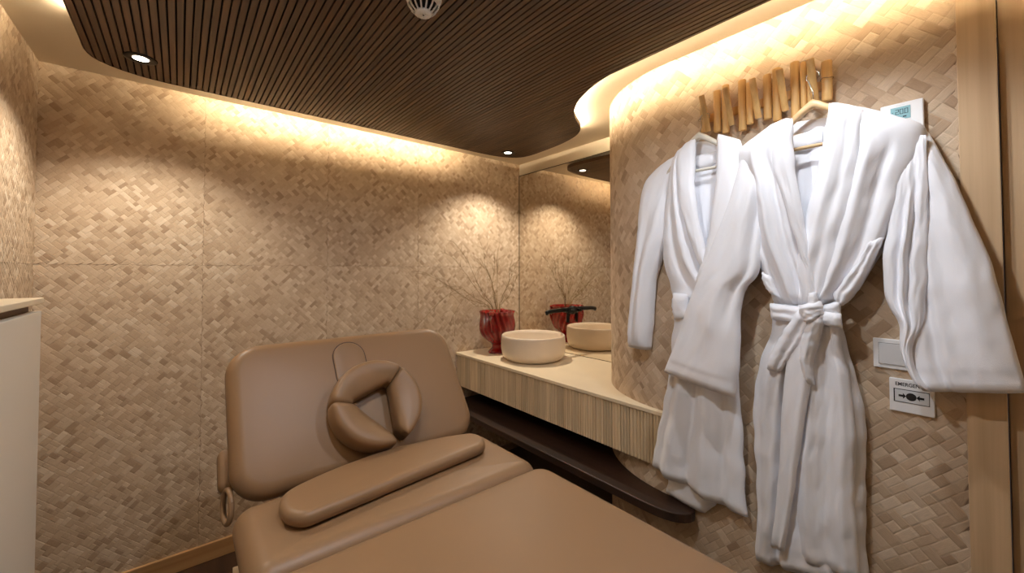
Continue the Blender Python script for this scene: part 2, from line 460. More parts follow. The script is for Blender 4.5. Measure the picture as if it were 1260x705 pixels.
for A, B in zip(r_, r_[1:]+r_[:1]):
    for i in range(len(A)): bm.faces.new((A[i], A[(i+1) % len(A)], B[(i+1) % len(A)], B[i]))
setp(obj('edge_band', bm, M['slat']), panel)
# light strip standing on the board, just inside the edge (counter-clockwise outline: +d is inwards)
M['led'] = emit('led_strip', WARM, LED_STRENGTH)
inn = offset_loop(OUTLINE, .016); inn2 = offset_loop(OUTLINE, .020)
def led(i0, i1):
    bm = bmesh.new()
    rows = [[bm.verts.new((*p, z)) for p in (inn[i] for i in range(i0, i1))] for z in (ZP+.0265, ZP+.0435)]
    rows2 = [[bm.verts.new((*p, z)) for p in (inn2[i] for i in range(i0, i1))] for z in (ZP+.0265, ZP+.0435)]
    for k in range(i1-i0-1):
        bm.faces.new((rows[0][k], rows[0][k+1], rows[1][k+1], rows[1][k]))
        bm.faces.new((rows2[0][k], rows2[1][k], rows2[1][k+1], rows2[0][k+1]))
        bm.faces.new((rows[1][k], rows[1][k+1], rows2[1][k+1], rows2[1][k]))
        bm.faces.new((rows[0][k], rows2[0][k], rows2[0][k+1], rows[0][k+1]))
    o = setp(obj('light_strip', bm, M['led']), panel); o['label'] = 'warm white light strip hidden above the panel edge'
def led_run(test):
    ids = [i for i in range(2, len(OUTLINE)-2) if test(*OUTLINE[i])]
    led(ids[0], ids[-1]+1)
led_run(lambda x, y: x > 1.3 and y < 1.60)                # along the robe wall and into the curve
led_run(lambda x, y: y > 2.27 and .08 < x < 1.56)         # along the far wall
led_run(lambda x, y: x < -.27 and y < 1.93)               # along the left wall

def downlight(x, y, power, col, label, size=118, blend=.6, ev=7):
    t = thing('downlight', label, 'downlight', (x, y, ZP), 'recessed ceiling downlights')
    bm = bmesh.new(); rg = lathe(bm, [(.024, -.0005), (.030, -.003), (.046, -.003), (.050, -.001), (.050, .0), (.024, .0)], 40)
    for i in range(40): bm.faces.new((rg[-1][i], rg[-1][(i+1) % 40], rg[0][(i+1) % 40], rg[0][i]))
    obj('trim_ring', bm, M['black'], t, True)
    bm = bmesh.new(); bmesh.ops.create_circle(bm, cap_ends=True, radius=.0242, segments=32, matrix=Matrix.Translation((0, 0, -.0012)) @ Matrix.Rotation(math.pi, 4, 'X'))
    obj('lens', bm, emit('downlight_lens', col, ev), t, recalc=False)
    ld = bpy.data.lights.new('downlight_lamp', 'SPOT'); ld.energy = power; ld.color = col
    ld.spot_size = math.radians(size); ld.spot_blend = blend; ld.shadow_soft_size = .025
    lo = bpy.data.objects.new('lamp', ld); COL.objects.link(lo); lo.parent = t; lo.location = (0, 0, -.006)
    return t
downlight(-.127, 2.082, SPOT_D1, WHITE, 'recessed downlight in the slats by the left corner')
downlight(1.738, 2.157, SPOT_D2, WHITE, 'recessed downlight in the slats above the red vase')
downlight(.40, .66, SPOT_TABLE, COOL, 'recessed downlight in the slats above the massage table', 172, .35)
downlight(1.13, .35, SPOT_ROBE, COOL, 'recessed downlight in the slats in front of the robes', 130, .5)
downlight(-.12, .55, 8, WHITE, 'recessed downlight in the slats above the white cabinet', 120, .5)

# smoke detector
sd = thing('smoke_detector', 'white round smoke detector with slotted dome under the slatted ceiling', 'smoke detector', (.545, 1.073, ZP))
bm = bmesh.new(); lathe(bm, [(.0, 0), (.053, 0), (.053, -.012), (.049, -.02), (.046, -.021), (.0, -.021)], 40); obj('base', bm, M['white'], sd, True)
bm = bmesh.new(); lathe(bm, [(.0, -.0215), (.036, -.0215), (.03, -.05), (0, -.05)], 32); obj('dark_core', bm, M['dark'], sd, True)
bm = bmesh.new(); lathe(bm, [(0, -.052), (.0, -.06), (.018, -.06), (.0225, -.058), (.0245, -.052), (0, -.052)], 32); cp = obj('cap', bm, M['white'], sd, True)
bm = bmesh.new(); lathe(bm, [(0, -.0595), (.0025, -.0595), (.0025, -.0608), (0, -.0608)], 12); obj('indicator', bm, M['dark'], sd)
bm = bmesh.new(); lathe(bm, [(.0465, -.0212), (.047, -.03), (.042, -.033), (.040, -.0212)], 40); obj('rim', bm, M['white'], sd, True)
for k in range(14):
    a = 2*math.pi*k/14; bm = bmesh.new(); ca, sa = math.cos(a), math.sin(a)
    tube(bm, [(.043*ca, .043*sa, -.030), (.037*ca, .037*sa, -.042), (.024*ca, .024*sa, -.055)], .0027, 6); obj('rib', bm, M['white'], sd, True)

# ------------------------------------------------------------------ mirror
mi = thing('wall_mirror_panel', 'frameless wall mirror behind the stone basin', 'mirror', (XD, 2.0, .83))
mkbox('glass', (XD-.006, 1.40, .83), (XD-.0005, YB-.006, 2.178), M['mirror'], mi)
mkbox('edge_strip', (XD-.008, 1.40, 2.1785), (XD-.0005, YB-.002, 2.183), M['mirror_edge'], mi)
mkbox('edge_strip', (XD-.008, YB-.0055, .83), (XD-.0005, YB-.002, 2.178), M['mirror_edge'], mi)

# ------------------------------------------------------------------ vanity counter and shelf below
ZT = .828; XF = 1.533
def plan_counter(xf, yend, rend, inset=.002):
    """outline: far wall, front edge, rounded end against the robe wall, round the curve, mirror wall"""
    y1 = YB-inset; pts = [(xf, y1)]
    n = 10; 
    for k in range(n+1):
        t = math.pi/2*k/n; pts.append((xf+(XR-inset-xf)*(1-math.cos(t)), yend+rend-rend*math.sin(t)))
    for (x, y) in arc_pts(24): 
        dx, dy = x-XD, y-YR0; L = math.hypot(dx, dy); pts.append((min(XD+dx*(L+inset)/L, XD-.012), YR0+dy*(L+inset)/L))
    pts.append((XD-.012, y1))
    return pts
van = thing('vanity_counter', 'floating vanity counter with cream stone top and fluted pale oak apron', 'counter', (1.8, 1.7, ZT))
bm = bmesh.new(); prism(bm, plan_counter(XF, .80, .06), ZT-.018, ZT); o = setp(obj('countertop', bm, M['stone']), van)
o.modifiers.new('bevel', 'BEVEL').width = .002
bm = bmesh.new(); prism(bm, plan_counter(XF+.022, .83, .03, .004), ZT-.225, ZT-.0185); setp(obj('carcass', bm, M['groove']), van)
rnd = random.Random(3); y = YB-.003; 
while y > .86:
    w = rnd.choice((.040, .052, .060, .046)); w = min(w, y-.82); bm = bmesh.new(); nf = max(3, round(w/.0155))
    prof = []
    for k in range(nf):
        for a in range(5):
            t = math.pi*a/5; yy = y-w*(k+(1-math.cos(t))/2)/nf
            prof.append((XF+.014-.0085*math.sin(t)**.7 if a else XF+.0135, yy))
    prof.append((XF+.0135, y-w+.0008)); prof += [(XF+.0215, y-w+.0008), (XF+.0215, y)]
    prism(bm, prof, ZT-.228, ZT-.019)
    setp(obj('apron_board', bm, M['oak_board']), van); y -= w+.0012
# shelf
ZS = .495
sh = tag(thing('floating_shelf', 'dark stained floating shelf below the vanity with rounded end', 'shelf', (1.8, 1.6, ZS)), 'dark stained floating shelf below the vanity with rounded end', 'shelf')
pts = [(1.432, YB-.003)]+[(p.x, p.y) for p in catmull([(1.432, 1.6, 0), (1.432, 1.1, 0), (1.432, .93, 0), (1.440, .85, 0), (1.462, .795, 0), (1.50, .765, 0), (1.535, .765, 0), (1.557, .79, 0)], 40)]
pts += [(XD-(RC+.003)*math.cos(t), YR0+(RC+.003)*math.sin(t)) for t in (math.pi/2*k/24 for k in range(24))]+[(XD-.004, YR0+RC+.01), (XD-.004, YB-.003)]
bm = bmesh.new(); prism(bm, pts, ZS-.036, ZS); o = setp(obj('shelf_board', bm, M['shelf']), sh); bv = o.modifiers.new('bevel', 'BEVEL'); bv.width = .004; bv.segments = 2; bv.limit_method = 'ANGLE'
mkbox('wall_bracket', (1.50, YB-.02, ZS-.075), (2.1, YB-.004, ZS-.0365), M['shelf'], sh)

# basin
bs = tag(thing('vessel_basin', 'round cream travertine vessel basin on the vanity counter', 'basin', (1.812, 1.985, ZT)), 'round cream travertine vessel basin on the vanity counter', 'basin')
bm = bmesh.new()
prof = [(0, .0), (.14, .0), (.17, .004), (.193, .018), (.207, .045), (.2125, .08), (.212, .12), (.209, .152), (.207, .160), (.2035, .163), (.199, .160), (.196, .14), (.192, .09), (.178, .05), (.14, .03), (.0, .024)]
lathe(bm, prof, 72); obj('bowl', bm, M['basin'], bs, True)
bm = bmesh.new(); lathe(bm, [(0, .0245), (.022, .0255), (.024, .0285), (.018, .031), (0, .031)], 24); obj('drain', bm, M['black'], bs, True)
# faucet
fy = 1.925; fz = 1.135
fa = thing('wall_faucet', 'black wall faucet on the mirror above the basin', 'faucet', (XD-.006, fy, fz))
bm = bmesh.new(); tube(bm, [(0, 0, 0), (-.012, 0, 0)], .03, 28); obj('rosette', bm, M['black'], fa, True)
bm = bmesh.new(); tube(bm, [(-.012, 0, 0), (-.05, 0, 0)], .021, 24); obj('valve_body', bm, M['black'], fa, True)
bm = bmesh.new(); tube(bm, [(-.05, 0, .004), (-.10, 0, .006), (-.20, 0, .003), (-.245, 0, -.002), (-.252, 0, -.006)], [.019, .015, .014, .0135, .012], 16); obj('spout', bm, M['black'], fa, True)
bm = bmesh.new(); tube(bm, [(-.246, 0, -.006), (-.246, 0, -.018)], .0095, 14); obj('aerator', bm, M['black'], fa, True)
bm = bmesh.new(); box(bm, (-.052, -.009, -.085), (-.034, .009, -.015), .004); obj('lever', bm, M['black'], fa)
bm = bmesh.new(); tube(bm, [(-.03, -.018, 0), (-.03, -.055, .002)], .011, 14); obj('handle', bm, M['black'], fa, True)

# red vase
vs = thing('ribbed_vase', 'glossy red ribbed ceramic vase on a foot beside the basin', 'vase', (1.765, 2.315, ZT))
prof = [(0, 0), (.062, 0), (.066, .006), (.060, .016), (.044, .03), (.038, .045), (.045, .062), (.072, .085), (.098, .112), (.116, .148), (.122, .185), (.119, .225), (.114, .262), (.117, .283), (.122, .292), (.120, .296), (.112, .29), (.105, .262), (.108, .2), (.09, .13), (0, .1)]
def ribs(a, k, z):
    if z < .075 or k > 59: return 1
    w = sstep(.07, .13, z)
    return 1+w*.17*(abs(math.sin(9*a+z*24))**.8-.6)
bm = bmesh.new(); lathe(bm, [(p.x, p.y) for p in catmull([(r, z, 0) for r, z in prof[:16]], 60)]+prof[16:], 216, twist=ribs); o = obj('body', bm, M['red'], vs, True)
for a0 in (math.radians(215), math.radians(35)):   # small curled lugs at the lip
    bm = bmesh.new(); c, s_ = math.cos(a0), math.sin(a0); pts = []
    for k in range(13):
        t = k/12; r = .118+.020*math.sin(math.pi*t); z = .29-.13*t
        pts.append((r*c, r*s_, z))
    tube(bm, pts, [.008]*6+[.007]*7, 10); hd = obj('handle', bm, M['red'], vs, True)
    bm = bmesh.new(); tube(bm, [(.118*c, .118*s_, .268), (.126*c, .126*s_, .298)], [.016, .019], 14); obj('lug', bm, M['red'], hd, True)
# dry branches
rnd = random.Random(11)
tips = [(-.62, .08, .30), (-.42, .06, .44), (-.30, .10, .50), (-.24, -.10, .38), (-.12, .07, .52), (.03, .08, .46), (.12, -.05, .36), (.22, -.10, .34), (.27, .02, .44), (-.52, -.02, .20), (-.46, -.12, .02), (-.62, .06, -.06), (.10, .1, .55)]
for k, tp in enumerate(tips):
    bm = bmesh.new(); base = Vector((rnd.uniform(-.04, .04), rnd.uniform(-.04, .04), .12)); end = Vector(tp)+Vector((0, 0, .27))
    if tp[2] < .1: mid = Vector((tp[0]*.45, tp[1]*.5, .46))
    else: mid = base.lerp(end, .5)+Vector((-end.x*.12, 0, .05))
    lip = Vector((max(-.08, min(.08, mid.x*.25)), mid.y*.2, .32))
    main = [base, lip]+[lip.lerp(mid, t)+Vector((rnd.gauss(0, .006), rnd.gauss(0, .006), 0)) for t in (.5, 1)]
    main += [mid.lerp(end, t)+Vector((rnd.gauss(0, .008), rnd.gauss(0, .006), rnd.gauss(0, .008)+.04*math.sin(math.pi*t))) for t in (.33, .66, 1)]
    cm = catmull(main, 22)
    for p in cm: p.y = min(p.y, .165); p.x = min(p.x, .34)
    tube(bm, cm, [.0021*(1-.75*i/21) for i in range(22)], 5)
    for j in range(16):
        i = rnd.randrange(8, 21); p = cm[i]; t = (cm[min(i+1, 21)]-cm[i-1]).normalized()
        d = (t+Vector((rnd.gauss(0, .6), rnd.gauss(0, .3), rnd.gauss(.05, .5)))).normalized(); L = rnd.uniform(.03, .12)
        q = [p, p+d*L*.5+Vector((0, 0, .008)), p+d*L+Vector((rnd.gauss(0, .01), 0, -.012))]
        for w in q: w.y = min(w.y, .165); w.x = min(w.x, .345)
        tube(bm, q, [.0009, .0007, .0004], 4)
    o = obj('dry_branch', bm, M['twig'], None, True); o.location = vs.location
    tag(o, 'thin dry branch with fine side twigs standing in the red vase', 'branch', 'dry branches in the red vase')

# ------------------------------------------------------------------ white cabinet at the left edge
cb = thing('white_cabinet', 'tall white lacquered cabinet with stone top at the left wall', 'cabinet', (-.36, 1.0, 0))
CX, CY0, CY1, CZ = -.257, .62, 1.478, 1.347
mkbox('carcass', (XL+.022, CY0+.012, .0), (CX-.02, CY1-.003, CZ-.016), M['groove'], cb)
mkbox('top_slab', (XL+.02, CY0, CZ-.014), (CX+.003, CY1+.004, CZ), M['stone'], cb, .002)
mid = (CY0+CY1)/2
for y0, y1 in ((CY0+.012, mid-.0015), (mid+.0015, CY1)):
    d = mkbox('door', (CX-.019, y0, .08), (CX, y1, CZ-.032), M['cabinet'], cb, .002)
mkbox('side_panel', (XL+.022, CY1-.0025, .0), (CX-.001, CY1+.001, CZ-.032), M['cabinet'], cb)
mkbox('plinth', (XL+.022, CY0+.03, 0), (CX-.03, CY1-.03, .078), M['groove'], cb)

# ------------------------------------------------------------------ massage table
TX0, TX1, TZ = .117, .952, .77
mt = thing('massage_table', 'brown leather massage table with raised backrest', 'massage table', (.535, .8, 0))
def rrect(w, l, r, n=10):
    pts = []
    for cx, cy, a0 in ((w/2-r, l/2-r, 0), (-w/2+r, l/2-r, 90), (-w/2+r, -l/2+r, 180), (w/2-r, -l/2+r, 270)):
        for k in range(n+1):
            a = math.radians(a0+90*k/n); pts.append((cx+r*math.cos(a), cy+r*math.sin(a)))
    return pts
def cushion_rings(bm, loops, heights, close_center=True):
    rings = [[bm.verts.new((x, y, z)) for x, y in lp] for lp, z in zip(loops, heights)]
    for A, B in zip(rings, rings[1:]):
        n = len(A)
        for i in range(n): bm.faces.new((A[i], A[(i+1) % n], B[(i+1) % n], B[i]))
    bm.faces.new(rings[0][::-1])
    if close_center: bm.faces.new(rings[-1])
    return rings
def cushion(name, w, l, h, rc, re, crown, mat, bottom_round=.4):
    """upholstered pad, top at z=0, bottom at -h; rc plan corner radius, re edge radius"""
    bm = bmesh.new(); loops, hs = [], []
    rb = re*bottom_round
    for k in range(5):
        a = math.pi/2*k/4; ins = rb*(1-math.sin(a)); loops.append(rrect(w-2*ins, l-2*ins, max(rc-ins, .004))); hs.append(-h+rb*(1-math.cos(a)))
    for k in range(9):
        a = math.pi/2*k/8; ins = re*(1-math.cos(a)); loops.append(rrect(w-2*ins, l-2*ins, max(rc-ins, .004))); hs.append(-re+re*math.sin(a)-crown)
    base = loops[-1]
    for s in (.9, .78, .62, .45, .28, .12):
        loops.append([(x*s, y*s) for x, y in base]); hs.append(-crown+crown*(1-s*s))
    cushion_rings(bm, loops, hs)
    return obj(name, bm, mat, None, True)
# leg section, seat section
def place(o, loc, rx=0): o.location = loc; o.rotation_euler = (rx, 0, 0); return setp(o, mt)
LEGL = 1.004-.06; W = TX1-TX0; XM = (TX0+TX1)/2
place(cushion('leg_section', W, LEGL, .085, .06, .034, .004, M['leather']), (XM, .06+LEGL/2, TZ))
place(cushion('seat_section', W, .352, .085, .05, .05, .006, M['leather']), (XM, 1.008+.176, TZ))
# backrest: hinge at y=1.352, tilted back
ANG = math.radians(54.5); BL = .50
dirS = Vector((0, math.cos(ANG), math.sin(ANG))); dirN = Vector((0, -math.sin(ANG), math.cos(ANG)))
hinge = Vector((XM, 1.356, TZ-.012))
def on_back(x, s, n): return Vector((x, hinge.y, hinge.z))+dirS*s+dirN*n
place(cushion('backrest', W-.004, BL, .085, .10, .040, .006, M['leather'], .6), on_back(XM, BL/2+.004, 0), ANG)
# face hole plug with its seam
def pill(w, l, n=14):
    r = w/2; pts = []
    for k in range(n+1): a = math.pi*k/n; pts.append((r*math.cos(a), l/2-r+r*math.sin(a)))
    for k in range(n+1): a = math.pi+math.pi*k/n; pts.append((r*math.cos(a), -l/2+r+r*math.sin(a)))
    return pts
bm = bmesh.new(); cushion_rings(bm, [pill(.120, .196), pill(.120, .196), pill(.116, .192)], [-.02, .0004, .0008]); place(obj('plug_seam', bm, M['leather_dark'], None), on_back(.503, .365, 0), ANG)
bm = bmesh.new(); cushion_rings(bm, [pill(.112, .186), pill(.114, .188), pill(.112, .186), pill(.106, .180), pill(.05, .12)], [-.01, .0008, .0024, .0032, .0034]); place(obj('face_hole_plug', bm, M['leather'], None, True), on_back(.503, .365, 0), ANG)
# frame, pedestal, base (mostly hidden below)
mkbox('seat_frame', (TX0+.05, .10, TZ-.125), (TX1-.05, 1.33, TZ-.086), M['seatbase'], mt, .006)
mkbox('lift_column', (XM-.16, .45, .10), (XM+.16, .95, TZ-.126), M['cabinet'], mt, .02)
mkbox('base_plate', (XM-.27, .25, .012), (XM+.27, 1.15, .099), M['cabinet'], mt, .02)
for sx in (-1, 1):
    for yy in (.30, 1.10):
        bm = bmesh.new(); tube(bm, [(XM+sx*.22, yy, 0), (XM+sx*.22, yy, .0125)], .03, 20); setp(obj('foot', bm, M['black'], None, True), mt)
bk = bmesh.new(); box(bk, (-.36, -.2, -.125), (.36, .2, -.087), .006); place(obj('back_frame', bk, M['seatbase'], None), on_back(XM, BL/2+.01, 0), ANG)
# knob low on the left side of the seat frame
bm = bmesh.new(); tube(bm, [(TX0+.055, 1.23, TZ-.115), (TX0-.004, 1.23, TZ-.115)], [.012, .017], 16); setp(obj('locking_knob', bm, M['seatbase'], None, True), mt)
# side armrest and carrying strap on the left of the backrest
bm = bmesh.new(); loops = [rrect(.04, .11, .018), rrect(.05, .12, .022), rrect(.052, .122, .022), rrect(.05, .12, .022), rrect(.036, .106, .016)]
cushion_rings(bm, loops, [-.03, -.024, 0, .02, .028]); place(obj('armrest_pad', bm, M['leather'], None, True), on_back(TX0+.004, .13, -.11), ANG)
bm = bmesh.new(); pts = []
for k in range(25):
    a = 2*math.pi*k/24; pts.append(on_back(TX0-.002+.008*math.cos(a), .025+.045*math.sin(a), -.085+.03*math.cos(a)))
tube(bm, pts, .0075, 10, False); setp(obj('hand_strap', bm, M['leather'], None, True), mt)

# face cradle ring resting on the backrest: three cushions of a horseshoe
fc = thing('face_cradle', 'horseshoe face cradle cushion in brown leather leaning on the backrest', 'face cradle', on_back(.548, .185, 0))
RotB = Matrix.Rotation(ANG, 3, 'X')
GAP = math.radians(-72)
def horseshoe(name, f0, f1, tip0, tip1):
    """cushion from angle f0 to f1 (radians after the gap); cross-section dished towards the hole"""
    bm = bmesh.new(); n = 26; m = 20; rings = []
    for i in range(n+1):
        t = i/n; ph = f0+(f1-f0)*t; ang = GAP+ph
        e0 = sstep(0, .30 if tip0 else .035, t)**.5; e1 = sstep(0, .30 if tip1 else .035, 1-t)**.5; e = max(.04, min(e0, e1))
        tip = (1-e0) if tip0 else ((1-e1) if tip1 else 0)
        Ro = .160; q = abs((ph+math.pi) % (2*math.pi)-math.pi)      # q: angle from the gap, 0..pi
        v0 = Vector((.150, 0)); v1 = Vector((.092*math.cos(math.radians(124)), .092*math.sin(math.radians(124)))); dq = Vector((math.cos(q), math.sin(q)))
        def hit(p, r):
            e_ = r-p; den = dq.x*e_.y-dq.y*e_.x
            return (p.x*e_.y-p.y*e_.x)/den if abs(den) > 1e-6 else 9
        ra = hit(v0, v1); rb = v1.x/math.cos(q) if math.cos(q) < -.05 else 9
        ra = ra if ra > 0 else 9
        Ri = (ra**-8+rb**-8)**(-1/8)
        Ri = min(Ri, .128)
        e = .94+.06*min(e0, e1)
        hw = (Ro-Ri)/2*e; rc = (Ro+Ri)/2; ring = []
        for k in range(m):
            a = 2*math.pi*k/m; cx, cz = math.cos(a), math.sin(a)
            sx = math.copysign(abs(cx)**(.52 if cz > 0 else .3), cx); sz = math.copysign(abs(cz)**.6, cz)
            hgt = (.088+.016*sx)*e*(.86+.14*min(1, hw/.03)) if cz > 0 else 0.0
            z = .038+(hgt-.038)*abs(sz) if cz > 0 else .038-.036*abs(sz)
            r = rc+hw*sx
            ring.append(bm.verts.new((r*math.cos(ang), r*math.sin(ang)*.98, z)))
        rings.append(ring)
    for A, B in zip(rings, rings[1:]):
        for k in range(m): bm.faces.new((A[k], A[(k+1) % m], B[(k+1) % m], B[k]))
    bm.faces.new(rings[0][::-1]); bm.faces.new(rings[-1])
    o = obj(name, bm, M['leather'], fc, True); o.rotation_euler = (ANG, 0, 0); return o
rad = math.radians
horseshoe('side_cushion', rad(9), rad(118), True, False)
horseshoe('top_cushion', rad(119), rad(242), False, False)
horseshoe('side_cushion', rad(243), rad(351), False, True)
# flat support pad lying on the seat
sp = thing('support_pad', 'flat brown leather support pad lying across the table seat', 'pad', (.54, 1.22, TZ))
outl = [(.206, 1.205), (.212, 1.150), (.245, 1.108), (.30, 1.108), (.55, 1.133), (.78, 1.155), (.835, 1.170), (.862, 1.215), (.855, 1.262), (.82, 1.288), (.70, 1.322), (.55, 1.338), (.40, 1.322), (.27, 1.285), (.222, 1.252), (.206, 1.205)]
lp = [(p.x-.54, p.y-1.22) for p in catmull([(*p, 0) for p in outl], 97)][:-1]
def inset_loop(pts, d):
    n = len(pts); a = sum(pts[i][0]*pts[(i+1) % n][1]-pts[(i+1) % n][0]*pts[i][1] for i in range(n)); sg = 1 if a > 0 else -1
    return [(x, y) for x, y in offset_loop(pts, d*sg)]
bm = bmesh.new(); loops, hs = [], []
for k in range(5):
    a = math.pi/2*k/4; loops.append(inset_loop(lp, .016*(1-math.sin(a)))); hs.append(.001+.016*(1-math.cos(a)))
for k in range(7):
    a = math.pi/2*k/6; loops.append(inset_loop(lp, .020*(1-math.cos(a)))); hs.append(.022+.018*math.sin(a))
b0 = loops[-1]
for s in (.85, .65, .4, .15): loops.append([(x*s, y*s) for x, y in b0]); hs.append(.040+.003*(1-s*s))
cushion_rings(bm, loops, hs); obj('cushion', bm, M['leather'], sp, True)
bm = bmesh.new(); loops = [inset_loop(lp, .0145), inset_loop(lp, .011), inset_loop(lp, .0145)]
tube(bm, [(x, y, .009) for x, y in inset_loop(lp, .004)]+[(*inset_loop(lp, .004)[0], .009)], .0025, 6, False); obj('piping', bm, M['leather'], sp, True)

# ------------------------------------------------------------------ wall plates
def text_obj(s, size, mat, loc, parent, name, extrude=.0002, sx=1.0):
    cu = bpy.data.curves.new(name, 'FONT'); cu.body = s; cu.size = size; cu.align_x = 'CENTER'; cu.align_y = 'CENTER'; cu.extrude = extrude; cu.offset = size*.02
    t = bpy.data.objects.new(name, cu); COL.objects.link(t)
    me = bpy.data.meshes.new_from_object(t.evaluated_get(bpy.context.evaluated_depsgraph_get()))
    bpy.data.objects.remove(t); me.materials.append(mat)
    o = bpy.data.objects.new(name, me); COL.objects.link(o)
    # reading direction is -y, up is +z, facing -x
    o.matrix_world = Matrix.Translation(loc) @ Matrix(((0, 0, -1, 0), (-1, 0, 0, 0), (0, 1, 0, 0), (0, 0, 0, 1))) @ Matrix.Diagonal((sx, 1, 1, 1))
    setp_m(o, parent); return o
def setp_m(o, parent):
    o.parent = parent; o.matrix_parent_inverse = Matrix.Translation(-parent.location)
XW = XR-.004
# thermostat
p0 = on_x(1084, 133, XW); p1 = on_x(1137, 122, XW); ytl, ytr = p0.y, p1.y; ztop = (p0.z+p1.z)/2; wT = ytl-ytr
th = thing('thermostat', 'white thermostat with blue display above the right robe shoulder', 'thermostat', (XW, (ytl+ytr)/2, ztop-wT/2))
mkbox('housing', (XR-.018, ytr, ztop-wT*1.05), (XW+.002, ytl, ztop), M['white'], th, .003)
LW = wT*.46; LH = wT*.40; ly = (ytl+ytr)/2+wT*.02; lz = ztop-wT*.34
lcd = mkbox('display', (XR-.0192, ly-LW/2, lz-LH/2), (XR-.0178, ly+LW/2, lz+LH/2), M['lcd'], th)
def digit(ch, y, z, w, h, t):
    seg = {'0': 'abcdef', '2': 'abged'}[ch]; bm = bmesh.new(); x0, x1 = XR-.0196, XR-.0192
    R_ = {'a': (0, h, w, h), 'g': (0, h/2, w, h/2), 'd': (0, 0, w, 0), 'f': (0, h/2, 0, h), 'b': (w, h/2, w, h), 'e': (0, 0, 0, h/2), 'c': (w, 0, w, h/2)}
    for s in seg:
        a0, b0, a1, b1 = R_[s]
        box(bm, (x0, y-a1-t/2, z+b0-t/2), (x1, y-a0+t/2, z+b1+t/2))
    setp(obj('digit', bm, M['lcd_ink'], None), lcd)
dw, dh, dt = LW*.15, LH*.36, LW*.035
digit('2', ly+LW*.24, lz-LH*.06, dw, dh, dt); digit('0', ly+LW*.02, lz-LH*.06, dw, dh, dt); digit('0', ly-LW*.22, lz-LH*.06, dw, dh, dt)
mkbox('decimal_point', (XR-.0196, ly-LW*.175-dt*.7, lz-LH*.08), (XR-.0192, ly-LW*.175+dt*.1, lz-LH*.08+dt), M['lcd_ink'], lcd)
mkbox('display_mark', (XR-.0196, ly+LW*.36, lz+LH*.10), (XR-.0192, ly+LW*.42, lz+LH*.15), M['lcd_ink'], lcd)
mkbox('display_mark', (XR-.0196, ly-LW*.30, lz-LH*.36), (XR-.0192, ly-LW*.12, lz-LH*.26), M['lcd_ink'], lcd)
mkbox('printed_line', (XR-.0184, ly-LW*.22, lz+LH*.62), (XR-.0179, ly+LW*.22, lz+LH*.66), M['white_grey'], th)
# light switch
p0 = on_x(1074.5, 415, XW); p1 = on_x(1076, 450.5, XW)
zs0, zs1 = p1.z, p0.z; ys1 = p0.y; ys0 = ys1-(zs1-zs0)
sw = thing('light_switch', 'white rocker light switch plate under the right robe sleeve', 'light switch', (XW, (ys0+ys1)/2, (zs0+zs1)/2))
mkbox('plate', (XR-.010, ys0, zs0), (XW+.002, ys1, zs1), M['white'], sw, .002)
mg = (zs1-zs0)*.14
mkbox('rocker_gap', (XR-.0106, ys0+mg, zs0+mg), (XR-.0098, ys1-mg, zs1-mg), M['dark'], sw)
mkbox('rocker', (XR-.0125, ys0+mg+.0008, zs0+mg+.0008), (XR-.0104, ys1-mg-.0008, zs1-mg-.0008), M['white_grey'], sw, .0006)
# emergency call point
p0 = on_x(1094.5, 463.5, XW); p1 = on_x(1151, 513, XW); p2 = on_x(1095, 504, XW)
ye1, ye0, zt_, zb_ = p0.y, p1.y, p0.z, (p2.z+p1.z)/2
em = thing('emergency_call_point', 'white emergency call point with arrows and dot below the light switch', 'call point', (XW, (ye0+ye1)/2, (zt_+zb_)/2))
mkbox('plate', (XR-.012, ye0, zb_), (XW+.002, ye1, zt_), M['white'], em, .002)
we, he = ye1-ye0, zt_-zb_; yc = (ye0+ye1)/2
gz0, gz1 = zb_+he*.30, zb_+he*.70
mkbox('window_frame', (XR-.0126, yc-we*.40, gz0), (XR-.0118, yc+we*.40, gz1), M['dark'], em)
pw = mkbox('press_window', (XR-.0134, yc-we*.385, gz0+he*.02), (XR-.0122, yc+we*.40-we*.03, gz1-he*.02), M['white_grey'], em)
zc = (gz0+gz1)/2+he*.0
def flat(name, pts, mat, parent, x0=XR-.0138, x1=XR-.0134):
    bm = bmesh.new(); A = [bm.verts.new((x0, y, z)) for y, z in pts]; B = [bm.verts.new((x1, y, z)) for y, z in pts]; n = len(pts)
    for i in range(n): bm.faces.new((A[i], A[(i+1) % n], B[(i+1) % n], B[i]))
    bm.faces.new(A[::-1]); bm.faces.new(B); setp(obj(name, bm, mat, None), parent)
rr = he*.115
flat('dot', [(yc+rr*math.cos(a), zc+rr*math.sin(a)) for a in (2*math.pi*k/24 for k in range(24))], M['ink'], pw)
for sg in (1, -1):
    tip = yc+sg*we*.115; tail = yc+sg*we*.285
    flat('arrow', [(tip, zc), (tip+sg*we*.07, zc+he*.085), (tip+sg*we*.07, zc+he*.032), (tail, zc+he*.032), (tail, zc-he*.032), (tip+sg*we*.07, zc-he*.032), (tip+sg*we*.07, zc-he*.085)], M['ink'], pw)
text_obj('EMERGENCY', he*.15, M['ink'], (XR-.0121, yc, zb_+he*.84), em, 'lettering', sx=.82)

